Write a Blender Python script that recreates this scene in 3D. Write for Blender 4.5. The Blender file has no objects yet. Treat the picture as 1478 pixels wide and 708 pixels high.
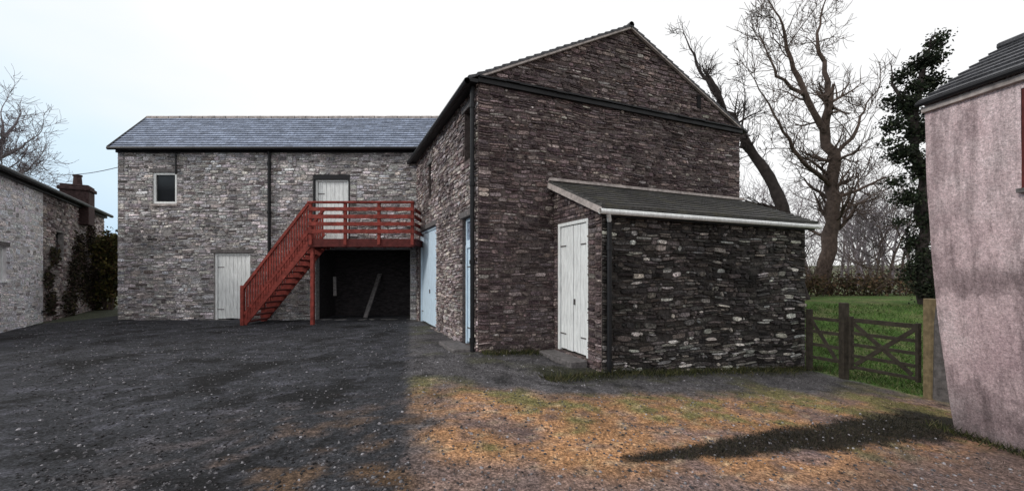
import bpy, math, random
import numpy as np
from mathutils import Vector, noise
random.seed(7); rng=np.random.default_rng(7)
sc=bpy.context.scene
F=600.0; EYE=1.6
def P(px,py,d): return Vector(((px-739)/F*d, d, EYE+(395-py)/F*d))
def V(*a): return Vector(a)

# ------------------------------------------------------------ helpers
def empty(name,loc=(0,0,0)):
    e=bpy.data.objects.new(name,None); e.empty_display_size=.3; sc.collection.objects.link(e); return e
def mkobj(name,verts,faces,mat,parent=None,uvs=None,cols=None,smooth=False):
    me=bpy.data.meshes.new(name); me.from_pydata([tuple(v) for v in verts],[],faces)
    if mat: me.materials.append(mat)
    if uvs is not None:
        uv=me.uv_layers.new(name='UVMap'); flat=[c for f in uvs for p in f for c in p]
        uv.data.foreach_set('uv',flat)
    if cols is not None:
        a=me.attributes.new('Col','FLOAT_COLOR','POINT'); a.data.foreach_set('color',np.asarray(cols,dtype=np.float32).ravel())
    if smooth: me.polygons.foreach_set('use_smooth',[True]*len(me.polygons))
    me.update()
    o=bpy.data.objects.new(name,me); sc.collection.objects.link(o)
    if parent: o.parent=parent
    return o
class Acc:
    def __init__(s): s.v=[];s.f=[];s.uv=[]
    def hexa(s,c):
        b=len(s.v); s.v+=[Vector(x) for x in c]
        for f in ((0,3,2,1),(4,5,6,7),(0,1,5,4),(1,2,6,5),(2,3,7,6),(3,0,4,7)):
            s.f.append([b+i for i in f])
            p=[Vector(c[i]) for i in f]; e1=(p[1]-p[0]); e2=(p[3]-p[0])
            l1=e1.length;l2=e2.length
            s.uv.append([(0,0),(l1,0),(l1,l2),(0,l2)])
    def box(s,O,U,u0,u1,n0,n1,z0,z1):
        N=V(U.y,-U.x,0); Z=V(0,0,1)
        def q(u,n,z): return O+U*u+N*n+Z*z
        s.hexa([q(u0,n1,z0),q(u1,n1,z0),q(u1,n0,z0),q(u0,n0,z0),q(u0,n1,z1),q(u1,n1,z1),q(u1,n0,z1),q(u0,n0,z1)])
    def beam(s,a,b,w,h,up=V(0,0,1)):
        d=(b-a).normalized(); side=d.cross(up)
        if side.length<1e-3: side=V(1,0,0)
        side.normalize(); u2=side.cross(d).normalized(); w/=2;h/=2
        s.hexa([a-side*w-u2*h,a+side*w-u2*h,b+side*w-u2*h,b-side*w-u2*h,a-side*w+u2*h,a+side*w+u2*h,b+side*w+u2*h,b-side*w+u2*h])
    def tube(s,pts,rad,n=6):
        b=len(s.v); m=len(pts)
        for i,p in enumerate(pts):
            d=(pts[min(i+1,m-1)]-pts[max(i-1,0)])
            if d.length<1e-6: d=V(0,0,1)
            d.normalize(); a=d.cross(V(0.31,0.95,0.1)); a.normalize(); c=d.cross(a)
            for k in range(n):
                t=2*math.pi*k/n; s.v.append(p+(a*math.cos(t)+c*math.sin(t))*rad[i])
        for i in range(m-1):
            for k in range(n):
                k2=(k+1)%n; s.f.append([b+i*n+k,b+i*n+k2,b+(i+1)*n+k2,b+(i+1)*n+k])
                s.uv.append([(0,0),(1,0),(1,1),(0,1)])
    def make(s,name,mat,parent=None,smooth=False,bevel=0):
        o=mkobj(name,s.v,s.f,mat,parent,s.uv,None,smooth)
        if bevel:
            m=o.modifiers.new('b','BEVEL'); m.width=bevel; m.segments=1; m.limit_method='ANGLE'
        return o

# ------------------------------------------------------------ materials
def newmat(name):
    m=bpy.data.materials.new(name); m.use_nodes=True; nt=m.node_tree
    b=nt.nodes['Principled BSDF']; b.inputs['Specular IOR Level'].default_value=.25
    return m,nt,b
def N_(nt,t,**k):
    n=nt.nodes.new(t)
    for a,v in k.items(): setattr(n,a,v)
    return n
def ramp(nt,fac,stops):
    r=N_(nt,'ShaderNodeValToRGB'); e=r.color_ramp.elements
    while len(e)<len(stops): e.new(.5)
    for i,(p,c) in enumerate(stops):
        e[i].position=p; e[i].color=(c,c,c,1) if not isinstance(c,tuple) else (*c,1)
    nt.links.new(fac,r.inputs[0]); return r.outputs[0]
def tex(nt,scale,detail=6,rough=.6,coord='Object',map_=None,dist=0):
    tc=N_(nt,'ShaderNodeTexCoord'); o=tc.outputs[coord]
    if map_:
        mp=N_(nt,'ShaderNodeMapping'); mp.inputs['Scale'].default_value=map_; nt.links.new(o,mp.inputs[0]); o=mp.outputs[0]
    n=N_(nt,'ShaderNodeTexNoise'); n.inputs['Scale'].default_value=scale; n.inputs['Detail'].default_value=detail
    n.inputs['Roughness'].default_value=rough; n.inputs['Distortion'].default_value=dist
    nt.links.new(o,n.inputs['Vector']); return n.outputs['Fac']
def mul(nt,a,b,mode='MULTIPLY',fac=1):
    m=N_(nt,'ShaderNodeMix',data_type='RGBA',blend_type=mode); m.inputs[0].default_value=fac
    for s,i in ((a,6),(b,7)):
        if isinstance(s,tuple): m.inputs[i].default_value=(*s,1)
        else: nt.links.new(s,m.inputs[i])
    return m.outputs[2]
def bump(nt,b,h,st,dist=.02):
    n=N_(nt,'ShaderNodeBump'); n.inputs['Strength'].default_value=st; n.inputs['Distance'].default_value=dist
    nt.links.new(h,n.inputs['Height']); nt.links.new(n.outputs[0],b.inputs['Normal'])
def attr(nt):
    a=N_(nt,'ShaderNodeAttribute'); a.attribute_name='Col'; return a.outputs['Color']
def attr_mat(name,grain=40,lo=.35,hi=1.7,bst=.6,big=.8,rough=.92,fine=0):
    m,nt,b=newmat(name)
    g=ramp(nt,tex(nt,grain,4,.75),[(.3,lo),(.7,hi)])
    c=mul(nt,attr(nt),g)
    if fine: c=mul(nt,c,ramp(nt,tex(nt,fine,2,.8),[(.36,.5),(.5,.95),(.66,1.8)]))
    l=ramp(nt,tex(nt,big,5,.6),[(.3,.65),(.7,1.25)])
    c=mul(nt,c,l); nt.links.new(c,b.inputs['Base Color']); b.inputs['Roughness'].default_value=rough
    if bst: bump(nt,b,tex(nt,grain*.8,5,.7),bst,.02)
    return m
M_stone=attr_mat('rubble_stone',16,.42,1.6,.9,.8,.95,34)
M_ground=attr_mat('ground_surface',16,.3,1.75,1.0,1.3,.97,38)
M_grass=attr_mat('grass_blades',8,.7,1.3,0)
def plain(name,col,var=.25,scale=12,rough=.7,bst=.2,map_=None):
    m,nt,b=newmat(name)
    v=ramp(nt,tex(nt,scale,6,.65,map_=map_),[(.3,1-var),(.7,1+var)])
    nt.links.new(mul(nt,tuple(col),v),b.inputs['Base Color']); b.inputs['Roughness'].default_value=rough
    if bst: bump(nt,b,tex(nt,scale*3,4,.6,map_=map_),bst,.01)
    return m
M_mortar_b=plain('brown_mortar',(.105,.084,.080),.6,14,.95,.8)
M_mortar_d=plain('dark_mortar',(.05,.045,.043),.6,14,.95,.8)
M_mortar_l=plain('pale_mortar',(.30,.285,.28),.5,12,.95,.8)
M_lime=plain('limewash',(.66,.64,.66),.25,6,.95,.8)
M_white=plain('white_paint',(.80,.82,.82),.22,3.5,.6,.2,(6,6,1))
M_bluewhite=plain('blue_white_paint',(.62,.76,.88),.18,4,.6,.2,(6,6,1))
M_black=plain('black_iron',(.012,.012,.014),.3,10,.5,.1)
M_dark=plain('dark_interior',(.012,.011,.012),.3,5,.95,0)
M_dim=plain('shaded_dark_wall',(.03,.026,.028),.7,6,.95,.9,(1,1,3))  # shade under the landing put into a near-black wall colour
M_red=plain('red_stained_timber',(.225,.044,.034),.5,7,.8,.3,(1,1,1))
M_redd=plain('dark_red_timber',(.10,.022,.02),.35,9,.8,.3)
M_glass=plain('window_glass',(.015,.017,.02),.2,3,.15,0)
M_wood=plain('weathered_timber',(.045,.038,.03),.45,10,.9,.4,(1,1,1))
M_woodl=plain('pale_timber_post',(.22,.17,.10),.4,10,.9,.4)
M_bark=plain('bark',(.085,.062,.052),.55,6,.95,.6)
M_barkd=plain('dark_bark',(.035,.028,.027),.5,7,.95,.6)
M_barkl=plain('bark_far',(.20,.175,.19),.3,3,.95,0)
M_brick=plain('sooty_brick',(.06,.038,.038),.6,12,.95,.7)
M_lead=plain('verge_mortar',(.42,.37,.35),.45,8,.85,.4)
M_slab=plain('step_stone',(.13,.12,.12),.5,12,.9,.6)
def slate(name,col,moss=None,bw=.28,bh=.2,lo=.45,hi=.62):
    m,nt,b=newmat(name); tc=N_(nt,'ShaderNodeTexCoord')
    br=N_(nt,'ShaderNodeTexBrick'); br.inputs['Scale'].default_value=1; br.inputs['Brick Width'].default_value=bw; br.inputs['Row Height'].default_value=bh
    br.inputs['Mortar Size'].default_value=.010; br.inputs['Mortar Smooth'].default_value=.4; br.inputs['Bias'].default_value=0
    c=Vector(col); br.inputs['Color1'].default_value=(*(c*.7),1); br.inputs['Color2'].default_value=(*(c*1.3),1); br.inputs['Mortar'].default_value=(*(c*.45),1)
    nt.links.new(tc.outputs['UV'],br.inputs['Vector'])
    o=mul(nt,br.outputs['Color'],ramp(nt,tex(nt,9,6,.75),[(.3,.6),(.7,1.45)]))
    o=mul(nt,o,ramp(nt,tex(nt,30,3,.8),[(.35,.6),(.65,1.5)]))
    if moss:
        f=ramp(nt,tex(nt,2.5,6,.7),[(lo,0.),(hi,1.)])
        mm=N_(nt,'ShaderNodeMix',data_type='RGBA'); nt.links.new(f,mm.inputs[0]); nt.links.new(o,mm.inputs[6]); mm.inputs[7].default_value=(*moss,1); o=mm.outputs[2]
    nt.links.new(o,b.inputs['Base Color']); b.inputs['Roughness'].default_value=.6
    bump(nt,b,br.outputs['Fac'],-.6,.02); return m
M_slate=slate('blue_slate',(.215,.25,.33))
M_slate_d=slate('dark_slate',(.085,.085,.093))
M_slate_m=slate('mossy_slate',(.088,.086,.084),(.13,.125,.09),lo=.50,hi=.75)
def render_mat():
    m,nt,b=newmat('pink_render')
    c=ramp(nt,tex(nt,1.1,7,.7),[(.3,(.47,.34,.36)),(.5,(.64,.49,.505)),(.72,(.80,.67,.68))])
    st=ramp(nt,tex(nt,1.6,6,.75,map_=(3,3,.5)),[(.40,.35),(.55,1.)])
    sm=N_(nt,'ShaderNodeMix',data_type='RGBA',blend_type='MULTIPLY'); sm.inputs[0].default_value=.65
    nt.links.new(c,sm.inputs[6]); nt.links.new(st,sm.inputs[7])
    tc=N_(nt,'ShaderNodeTexCoord'); sx=N_(nt,'ShaderNodeSeparateXYZ'); nt.links.new(tc.outputs['Object'],sx.inputs[0])
    ad=N_(nt,'ShaderNodeMath',operation='ADD'); nt.links.new(sx.outputs['Z'],ad.inputs[0])
    ml=N_(nt,'ShaderNodeMath',operation='MULTIPLY'); ml.inputs[1].default_value=1.6; nt.links.new(tex(nt,1.5,6,.7),ml.inputs[0]); nt.links.new(ml.outputs[0],ad.inputs[1])
    damp=ramp(nt,ad.outputs[0],[(.25,.4),(.95,.75),])
    e=damp.node.color_ramp.elements.new(1.0); e.color=(1,1,1,1)
    o=mul(nt,sm.outputs[2],damp)
    sb=N_(nt,'ShaderNodeMath',operation='SUBTRACT'); nt.links.new(ad.outputs[0],sb.inputs[0]); sb.inputs[1].default_value=2.35
    ab=N_(nt,'ShaderNodeMath',operation='ABSOLUTE'); nt.links.new(sb.outputs[0],ab.inputs[0])
    band=ramp(nt,ab.outputs[0],[(.05,.58),(.3,1.)])
    o=mul(nt,o,band)
    o=mul(nt,o,ramp(nt,tex(nt,30,3,.8),[(.3,.66),(.7,1.3)]))
    o=mul(nt,o,ramp(nt,tex(nt,70,2,.8),[(.35,.75),(.65,1.25)]))
    nt.links.new(o,b.inputs['Base Color']); b.inputs['Roughness'].default_value=.9
    bump(nt,b,tex(nt,14,7,.7),.8,.03); return m
M_pink=render_mat()

# ------------------------------------------------------------ stone walls
def pal(kind,hgt=1.):
    r=random.random()
    def j(c,a=.25):
        k=1+random.uniform(-a,a); return [c[0]*k*(1+random.uniform(-.08,.08)),c[1]*k,c[2]*k*(1+random.uniform(-.08,.08)),1]
    if kind=='barn':
        if r<.28: return j((.075,.054,.056))
        if r<.74: return j((.145,.110,.110))
        if r<.95: return j((.215,.172,.166))
        return j((.36,.31,.29))
    if kind=='side':
        if r<.2: return j((.16,.12,.12))
        if r<.7: return j((.31,.26,.255))
        return j((.44,.39,.375))
    if kind=='leanto':
        lt_=.12+.30*max(0,1-hgt/1.3)
        if r<lt_*.45: return j((.46,.44,.41))
        if r<lt_: return j((.24,.225,.21))
        if r<.62: return j((.045,.040,.038))
        return j((.11,.098,.093))
    if kind=='grey':
        if r<.14: return j((.17,.15,.15))
        if r<.58: return j((.37,.345,.355))
        return j((.53,.50,.50))
    if kind=='white':
        if r<.10: return j((.36,.34,.34))
        return j((.72,.70,.72),.12)
def stone_wall(name,parent,O,U,L,H,openings,kind,mortar,course=(.045,.11),width=(.08,.36),gable=None,proud=(.004,.034),z0=0.,reveal=.16,und=.05,wx=.35):
    N=V(U.y,-U.x,0); Z=V(0,0,1)
    def q(u,n,z): return O+U*u+N*n+Z*z
    sd_=random.uniform(0,50)
    v=[];f=[];cols=[]
    z=z0-.25; top=gable[1] if gable else H
    def zc(u,zz_):
        a=und*min(1,max(0,(top-zz_)/.3)); return zz_+a*noise.noise(Vector((u*.75+sd_,zz_*1.1,1)))+a*.5*noise.noise(Vector((u*2.4+sd_,zz_*2.5,7)))
    while z<top-.02:
        h=random.uniform(*course); z1=min(z+h,top)
        if z<H<z1 and gable: z1=H
        zm=(z+z1)/2
        a,b=0.,L
        if gable and zm>H:
            t=(z1-H)/(gable[1]-H); a=gable[0]*t; b=L-(L-gable[0])*t
        segs=[(a,b)]
        for (u0,u1,w0,w1) in openings:
            if z1>w0+.01 and z<w1-.01:
                ns=[]
                for s in segs:
                    if s[1]<=u0 or s[0]>=u1: ns.append(s)
                    else:
                        if s[0]<u0: ns.append((s[0],u0))
                        if s[1]>u1: ns.append((u1,s[1]))
                segs=ns
        for (s0,s1) in segs:
            u=s0; first=True
            while u<s1-.02:
                w=width[0]+(width[1]-width[0])*random.random()**1.6
                if (first or s1-u<.5) : w=max(w,.24)
                if s1-(u+w)<.10: w=s1-u
                r_=random.random()
                if h<.07 or r_<.6: parts=[(z,z1)]
                else: m=z+(z1-z)*random.uniform(.35,.65); parts=[(z,m),(m,z1)]
                for (p0,p1) in parts:
                    if random.random()<.045 and not first: continue
                    bi=len(v); hh=p1-p0; c=pal(kind,(p0-z0))
                    uc_=u+w/2; wpos=q(uc_,0,p0)
                    k=1+wx*noise.fractal(wpos*.9,1,2,4)+wx*.6*noise.noise(Vector((uc_*1.6+sd_,p0*.25,4)))
                    k=max(.35,k); c=[c[0]*k,c[1]*k,c[2]*k,1]
                    d=random.uniform(*proud); g=random.uniform(.001,.005); e=min(.012,hh*.18)
                    ja=lambda:random.uniform(0,.22)*hh
                    jx=lambda:random.uniform(0,.035)
                    ring=[(u+g+jx(),p0+g+ja()*.6),(u+w*.5+random.uniform(-.15,.15)*w,p0+g*.5),(u+w-g-jx(),p0+g+ja()*.6),(u+w-g,(p0+p1)/2+random.uniform(-.15,.15)*hh),(u+w-g-jx(),p1-g-ja()*.6),(u+w*.5+random.uniform(-.2,.2)*w,p1-g*.5),(u+g+jx(),p1-g-ja()*.6),(u+g,(p0+p1)/2)]
                    cx=u+w/2;cy=(p0+p1)/2
                    tl=random.uniform(-.010,.010)
                    for (x,y) in ring: v.append(q(x,-.02,zc(x,y)))
                    for i_,(x,y) in enumerate(ring):
                        x2=x+(e if x<cx else -e);y2=y+(e*.6 if y<cy else -e*.6)
                        v.append(q(x2,max(.002,d+random.uniform(-.004,.004)+tl*(1 if y>cy else -1)),zc(x2,y2)))
                    f.append(tuple(bi+8+i for i in range(8)))
                    for i in range(8): f.append((bi+i,bi+(i+1)%8,bi+8+(i+1)%8,bi+8+i))
                    cols+=[c]*16
                u+=w; first=False
        z=z1
    mkobj(name+'_stones',v,f,M_stone,parent,None,cols)
    us=sorted({0,L}|{o[0] for o in openings}|{o[1] for o in openings}); zs=sorted({z0-.4,H}|{max(o[2],z0-.39) for o in openings}|{min(o[3],H) for o in openings})
    A=Acc()
    def quad(a,b,c,d):
        i=len(A.v);A.v+=[a,b,c,d];A.f.append([i,i+1,i+2,i+3]);A.uv.append([(0,0),(1,0),(1,1),(0,1)])
    for i in range(len(us)-1):
        for k in range(len(zs)-1):
            um=(us[i]+us[i+1])/2;wm=(zs[k]+zs[k+1])/2
            if any(o[0]<um<o[1] and o[2]<wm<o[3] for o in openings): continue
            quad(q(us[i],0,zs[k]),q(us[i+1],0,zs[k]),q(us[i+1],0,zs[k+1]),q(us[i],0,zs[k+1]))
    if gable:
        i=len(A.v);A.v+=[q(0,0,H),q(L,0,H),q(gable[0],0,gable[1])];A.f.append([i,i+1,i+2]);A.uv.append([(0,0),(1,0),(1,1)])
    for (u0,u1,w0,w1) in openings:
        r=-reveal-.1
        quad(q(u0,0,w0),q(u0,0,w1),q(u0,r,w1),q(u0,r,w0)); quad(q(u1,0,w1),q(u1,0,w0),q(u1,r,w0),q(u1,r,w1))
        quad(q(u0,0,w1),q(u1,0,w1),q(u1,r,w1),q(u0,r,w1)); quad(q(u1,0,w0),q(u0,0,w0),q(u0,r,w0),q(u1,r,w0))
    A.make(name+'_mortar',mortar,parent)
def plank_door(name,parent,O,U,u0,u1,z0,z1,n,mat,leaves=1,frame=.07,pw=.13,framemat=None):
    A=Acc()
    A.box(O,U,u0,u0+frame,n-.05,n+.03,z0,z1);A.box(O,U,u1-frame,u1,n-.05,n+.03,z0,z1);A.box(O,U,u0+frame,u1-frame,n-.05,n+.03,z1-frame,z1)
    A.make(name+'_frame',framemat or mat,parent,bevel=.006)
    A=Acc(); a=u0+frame+.008;b=u1-frame-.008; lw=(b-a)/leaves
    for l in range(leaves):
        x0=a+l*lw+.006; x1=a+(l+1)*lw-.006; k=max(2,round((x1-x0)/pw)); w=(x1-x0)/k
        for i in range(k):
            A.box(O,U,x0+i*w+.004,x0+(i+1)*w-.004,n-.035,n-.005+random.uniform(-.003,.003),z0+.03+random.uniform(0,.02),z1-frame-.01)
    A.make(name+'_boards',mat,parent,bevel=.003)
    A=Acc(); A.box(O,U,u0,u1,n-.09,n-.06,z0,z1); A.make(name+'_backing',M_dark,parent)
    A=Acc()
    for zz in (z0+.35,z1-.5):
        for l in range(leaves):
            x=a if l==0 else b-.22
            A.box(O,U,x,x+.22,n-.002,n+.008,zz,zz+.025)
    A.box(O,U,(a+b)/2+(.05 if leaves>1 else (b-a)*.35),(a+b)/2+(.05 if leaves>1 else (b-a)*.35)+.03,n,n+.03,z0+1.,z0+1.12)
    A.make(name+'_ironwork',M_slab,parent)
def roof_slab(name,parent,a,b,c,d,mat,th=.05):
    nrm=(b-a).cross(d-a).normalized()
    if nrm.z<0: nrm=-nrm
    rl=(d-a).length; rows=max(3,int(rl/.2))
    vs=[];fs=[];uv=[]
    L=(b-a).length
    k=max(1,int(L/.45))
    sag=[.018*noise.noise(Vector((a.x+s*.4,a.y,2)))*(0 if s in(0,k) else 1) for s in range(k+1)]
    for i in range(rows):
        t0=i/rows;t1=min(1,(i+1.12)/rows)
        p0=a.lerp(d,t0);p1=b.lerp(c,t0);p2=b.lerp(c,t1);p3=a.lerp(d,t1)
        jit=[random.uniform(-.010,.010) for _ in range(k+1)];ju=[random.uniform(-.003,.004) for _ in range(k+1)]
        for s in range(k):
            q0=p0.lerp(p1,s/k);q1=p0.lerp(p1,(s+1)/k);q3=p3.lerp(p2,s/k);q2=p3.lerp(p2,(s+1)/k)
            lo=th+.018;hi=th
            dn=(a-d).normalized()
            q0=q0+dn*jit[s]+nrm*(sag[s]+ju[s]);q1=q1+dn*jit[s+1]+nrm*(sag[s+1]+ju[s+1]);q2=q2+nrm*sag[s+1];q3=q3+nrm*sag[s]
            base=len(vs)
            vs+= [q0,q1,q2,q3,q0+nrm*(lo),q1+nrm*(lo),q2+nrm*(hi-.012),q3+nrm*(hi-.012)]
            for fc in ((0,3,2,1),(4,5,6,7),(0,1,5,4),(1,2,6,5),(3,0,4,7)):
                fs.append([base+x for x in fc])
                if fc==(4,5,6,7): uv.append([(L*s/k,rl*t0),(L*(s+1)/k,rl*t0),(L*(s+1)/k,rl*t1),(L*s/k,rl*t1)])
                else: uv.append([(.1,.05)]*4)
    return mkobj(name,vs,fs,mat,parent,uv)
def pipe(name,parent,p0,p1,r,mat=None):
    A=Acc();n=max(1,int((p1-p0).length/1.6)); A.tube([p0,p1],[r,r],8)
    d=(p1-p0).normalized()
    for i in range(n+1):
        c=p0.lerp(p1,(i+.15)/(n+.4)); A.tube([c-d*.04,c+d*.04],[r*1.3,r*1.3],8)
    A.make(name,mat or M_black,parent,smooth=False)

# ------------------------------------------------------------ BARN
UF=V(2.28,1,0).normalized(); NF=V(UF.y,-UF.x,0)
US=NF.copy(); NS=-UF
C=V(-.694,8.5,0); LB=7.68; LS=6.75; HE=5.62; HA=7.52
barn=empty('stone_barn')
stone_wall('front_gable',barn,C,UF,LB,HE,[],'barn',M_mortar_b,gable=(LB/2,HA),z0=-.5)
SO=C-US*LS
def su(d): return LS-d
side_op=[(su(1.08),su(.36),0.02,2.85),(su(6.1),su(3.62),0,3.0),(su(.92),su(.36),4.1,5.2),(su(4.6),su(4.2),3.9,4.9)]
stone_wall('side_wall',barn,SO,US,LS,HE,side_op,'side',M_mortar_b,z0=0)  # side palette is paler than the front: sunlight put into stone colour
A=Acc()
def rq(A,pts):
    i=len(A.v);A.v+=pts;A.f.append(list(range(i,i+len(pts))));A.uv.append([(0,0)]*len(pts))
RC=C+UF*LB; RB=RC-US*LS; LBk=SO
Z=V(0,0,1)
stone_wall('rear_side_wall',barn,RC,-US,LS,HE,[],'barn',M_mortar_b,z0=-.4,course=(.08,.15),width=(.15,.5))
rq(A,[RB-Z*.5,LBk-Z*.5,LBk+Z*HE,(LBk+RB)/2+Z*HA,RB+Z*HE]); A.make('back_gable',M_mortar_l,barn)
plank_door('side_door',barn,SO,US,su(1.08),su(.36),.02,2.25,-.10,M_bluewhite,1)
A=Acc();A.box(SO,US,su(1.08),su(.36),-.15,-.08,2.25,2.36);A.box(SO,US,su(1.08),su(1.02),-.15,-.08,2.36,2.85);A.box(SO,US,su(.42),su(.36),-.15,-.08,2.36,2.85);A.box(SO,US,su(1.02),su(.42),-.15,-.08,2.78,2.85)
A.make('fanlight_frame',M_bluewhite,barn)
A=Acc();A.box(SO,US,su(1.02),su(.42),-.14,-.12,2.36,2.78);A.make('fanlight_glass',M_slate,barn)
plank_door('double_door',barn,SO,US,su(6.1),su(3.62),0,3.0,-.08,M_bluewhite,2,pw=.18)
for (a,b,z0,z1) in side_op[2:]:
    A=Acc();A.box(SO,US,a,b,-.26,-.2,z0,z1);A.make('loft_opening',M_dark,barn)
    A=Acc();A.box(SO,US,a,a+.05,-.19,-.12,z0,z1);A.box(SO,US,b-.05,b,-.19,-.12,z0,z1);A.box(SO,US,a+.05,b-.05,-.19,-.12,z1-.05,z1);A.make('loft_frame',M_wood,barn)
A=Acc()
for (a,b,z0,z1) in side_op: A.box(SO,US,a-.15,b+.12,-.05,.035,z1+.003,z1+.14)
A.make('lintels',M_slab,barn,bevel=.01)
ov=.10; ev=.2
sl=(HA-HE)/(LB/2)
def roofpt(u,back):
    z=HE+sl*min(u,LB-u); return C+UF*u-US*back+Z*z
roof_slab('roof_west',barn,roofpt(-ev,LS+.1),roofpt(-ev,-ov),roofpt(LB/2,-ov),roofpt(LB/2,LS+.1),M_slate_d,.045)
roof_slab('roof_east',barn,roofpt(LB+ev,-ov),roofpt(LB+ev,LS+.1),roofpt(LB/2,LS+.1),roofpt(LB/2,-ov),M_slate_d,.045)
A=Acc();A.tube([roofpt(LB/2,-ov-.02)+Z*.04,roofpt(LB/2,LS+.1)+Z*.04],[.07,.07],8);A.make('ridge_tiles',M_slate_d,barn)
A=Acc()
A.beam(roofpt(.05,-.06)-Z*.01,roofpt(LB/2,-.06)-Z*.01,.07,.06);A.beam(roofpt(LB/2,-.06)-Z*.01,roofpt(LB-.05,-.06)-Z*.01,.07,.045)
A.make('verge_mortar',M_lead,barn)
A=Acc()
for i in range(26):
    u0=LB*i/26; A.box(C+Z*random.uniform(-.008,.008),UF,u0+.004,u0+LB/26-.004,0,.13+random.uniform(-.012,.012),HE-.03,HE+.005)
A.box(C,UF,-.02,LB+.02,0,.085,HE-.13,HE-.038)
A.make('gable_drip_course',M_black,barn)
A=Acc();A.tube([roofpt(-ev-.06,LS)-Z*.03,roofpt(-ev-.06,-.1)-Z*.03],[.065,.065],8);A.box(SO,US,0,LS+.1,.03,.2,HE-.16,HE-.09);A.make('eaves_gutter',M_black,barn)
pp=C-US*.10+NS*.09
pipe('downpipe',barn,pp+Z*.0,pp+Z*5.45,.05)
A=Acc();A.box(C,UF,6.05,6.17,.0,.045,5.95,6.3);A.make('vent_slit',M_dark,barn)
A=Acc();A.box(SO,US,su(1.3),su(.1),.05,.5,-.1,.07);A.make('doorstep',M_slab,barn,bevel=.02)

# ------------------------------------------------------------ LEAN-TO
lt=empty('stone_lean_to_shed')
LW=1.76; u_a=1.78; LL=5.87
LO=C+UF*u_a
stone_wall('door_wall',lt,LO,US,LW,2.72,[(.16,1.32,-.03,2.68)],'barn',M_mortar_b,z0=-.3)
LC=LO+US*LW
stone_wall('front_wall',lt,LC,UF,LL,2.84,[],'leanto',M_mortar_d,course=(.045,.115),width=(.07,.40),proud=(.003,.055),z0=-.6,wx=.5,und=.07)
stone_wall('end_wall',lt,LC+UF*LL,-US,LW,2.84,[],'leanto',M_mortar_d,z0=-.6)
A=Acc()
def lp(u,n,z): return LO+US*u+(-UF)*n+Z*z
A.hexa([lp(0,0,2.72),lp(LW,0,2.72),lp(LW,-.25,2.72),lp(0,-.25,2.72),lp(0,0,3.58),lp(LW,0,2.84),lp(LW,-.25,2.84),lp(0,-.25,3.58)])
A.make('spandrel',M_mortar_b,lt)
v=[];f=[];cols=[];z=2.73
while z<3.5:
    h=random.uniform(.05,.09); um=(3.58-(z+h))/.74*LW; um=min(um,LW); u=0
    while u<um-.05:
        w=min(random.uniform(.1,.3),um-u); bi=len(v);d=random.uniform(.008,.03);g=.004
        for n,e in((-.01,0),(d,.01)):
            v+=[lp(u+g+e,n,z+g+e*.6),lp(u+w-g-e,n,z+g+e*.6),lp(u+w-g-e,n,z+h-g-e*.6),lp(u+g+e,n,z+h-g-e*.6)]
        f+= [(bi+4,bi+5,bi+6,bi+7),(bi,bi+1,bi+5,bi+4),(bi+1,bi+2,bi+6,bi+5),(bi+2,bi+3,bi+7,bi+6),(bi+3,bi,bi+4,bi+7)]
        cols+=[pal('barn')]*8; u+=w
    z+=h
mkobj('spandrel_stones',v,f,M_stone,lt,None,cols)
plank_door('shed_door',lt,LO,US,.16,1.32,-.03,2.68,-.03,M_white,2,pw=.12)
def lr(u,along): return LO+US*u+UF*along+Z*(3.60-.42*u)
roof_slab('roof',lt,lr(LW+.2,-.16),lr(LW+.2,LL+.16),lr(.02,LL+.16),lr(.02,-.16),M_slate_m,.05)
A=Acc()
A.beam(lr(.02,-.17)-Z*.05,lr(LW+.2,-.17)-Z*.05,.03,.11)
A.make('verge_board',M_lead,lt)
A=Acc();A.beam(lr(LW+.13,-.12)-Z*.10,lr(LW+.13,LL+.14)-Z*.10,.03,.15);A.make('fascia_board',M_black,lt)
A=Acc();A.tube([lr(LW+.22,-.2)-Z*.06,lr(LW+.22,LL+.2)-Z*.06],[.05,.05],8);A.make('gutter',M_white,lt)
A=Acc();A.beam(lr(.06,-.16)+Z*.09,lr(.06,LL+.1)+Z*.09,.09,.06);A.make('lead_flashing',M_lead,lt)
pc=LC+UF*.1+NF*.09
A=Acc();A.tube([pc+Z*2.55,lr(LW+.22,-.02)-Z*.08],[.04,.04],8);A.make('downpipe_swan_neck',M_white,lt)
pipe('downpipe',lt,pc+Z*-.35,pc+Z*2.6,.045)
A=Acc();A.box(LO,US,.1,1.4,.06,.45,-.3,-.04);A.make('doorstep',M_slab,lt,bevel=.02)

# ------------------------------------------------------------ LONG TWO-STOREY BARN (left)
hb=empty('stone_granary_building')
D=14.5; s=D/F
def bx(px): return (px-739)*s
X0=bx(170); X1=-2.6; HO=V(X0,D,0); UX=V(1,0,0); HL=X1-X0; HH=6.0
def hu(px): return bx(px)-X0
def hz(py): return EYE+(395-py)*s
ops=[(hu(221),hu(255),hz(294),hz(249)),(hu(309),hu(361),0,hz(365)),(hu(452),hu(505),2.72,hz(252)),(hu(456),hu(592),0,2.45)]
stone_wall('front_wall',hb,HO,UX,HL,HH,ops,'grey',M_mortar_l,course=(.055,.13),width=(.10,.42),wx=.4)
RY=16.4; RZ=7.70; RX0=(216-739)/F*RY; RX1=-2.4; bk=18.3
BL=V(RX0-(X0-RX0)+.2,bk,0)
A=Acc()
rq(A,[BL-Z*.3,HO-Z*.3,HO+Z*HH,V(RX0,RY,RZ),BL+Z*HH]); rq(A,[V(X1,D,-.3),V(X1,bk,-.3),V(X1,bk,HH),V(X1,RY,RZ),V(X1,D,HH)])
rq(A,[V(X1,bk,-.3),BL-Z*.3,BL+Z*HH,V(X1,bk,HH)]); A.make('rear_walls',M_mortar_l,hb)
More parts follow.
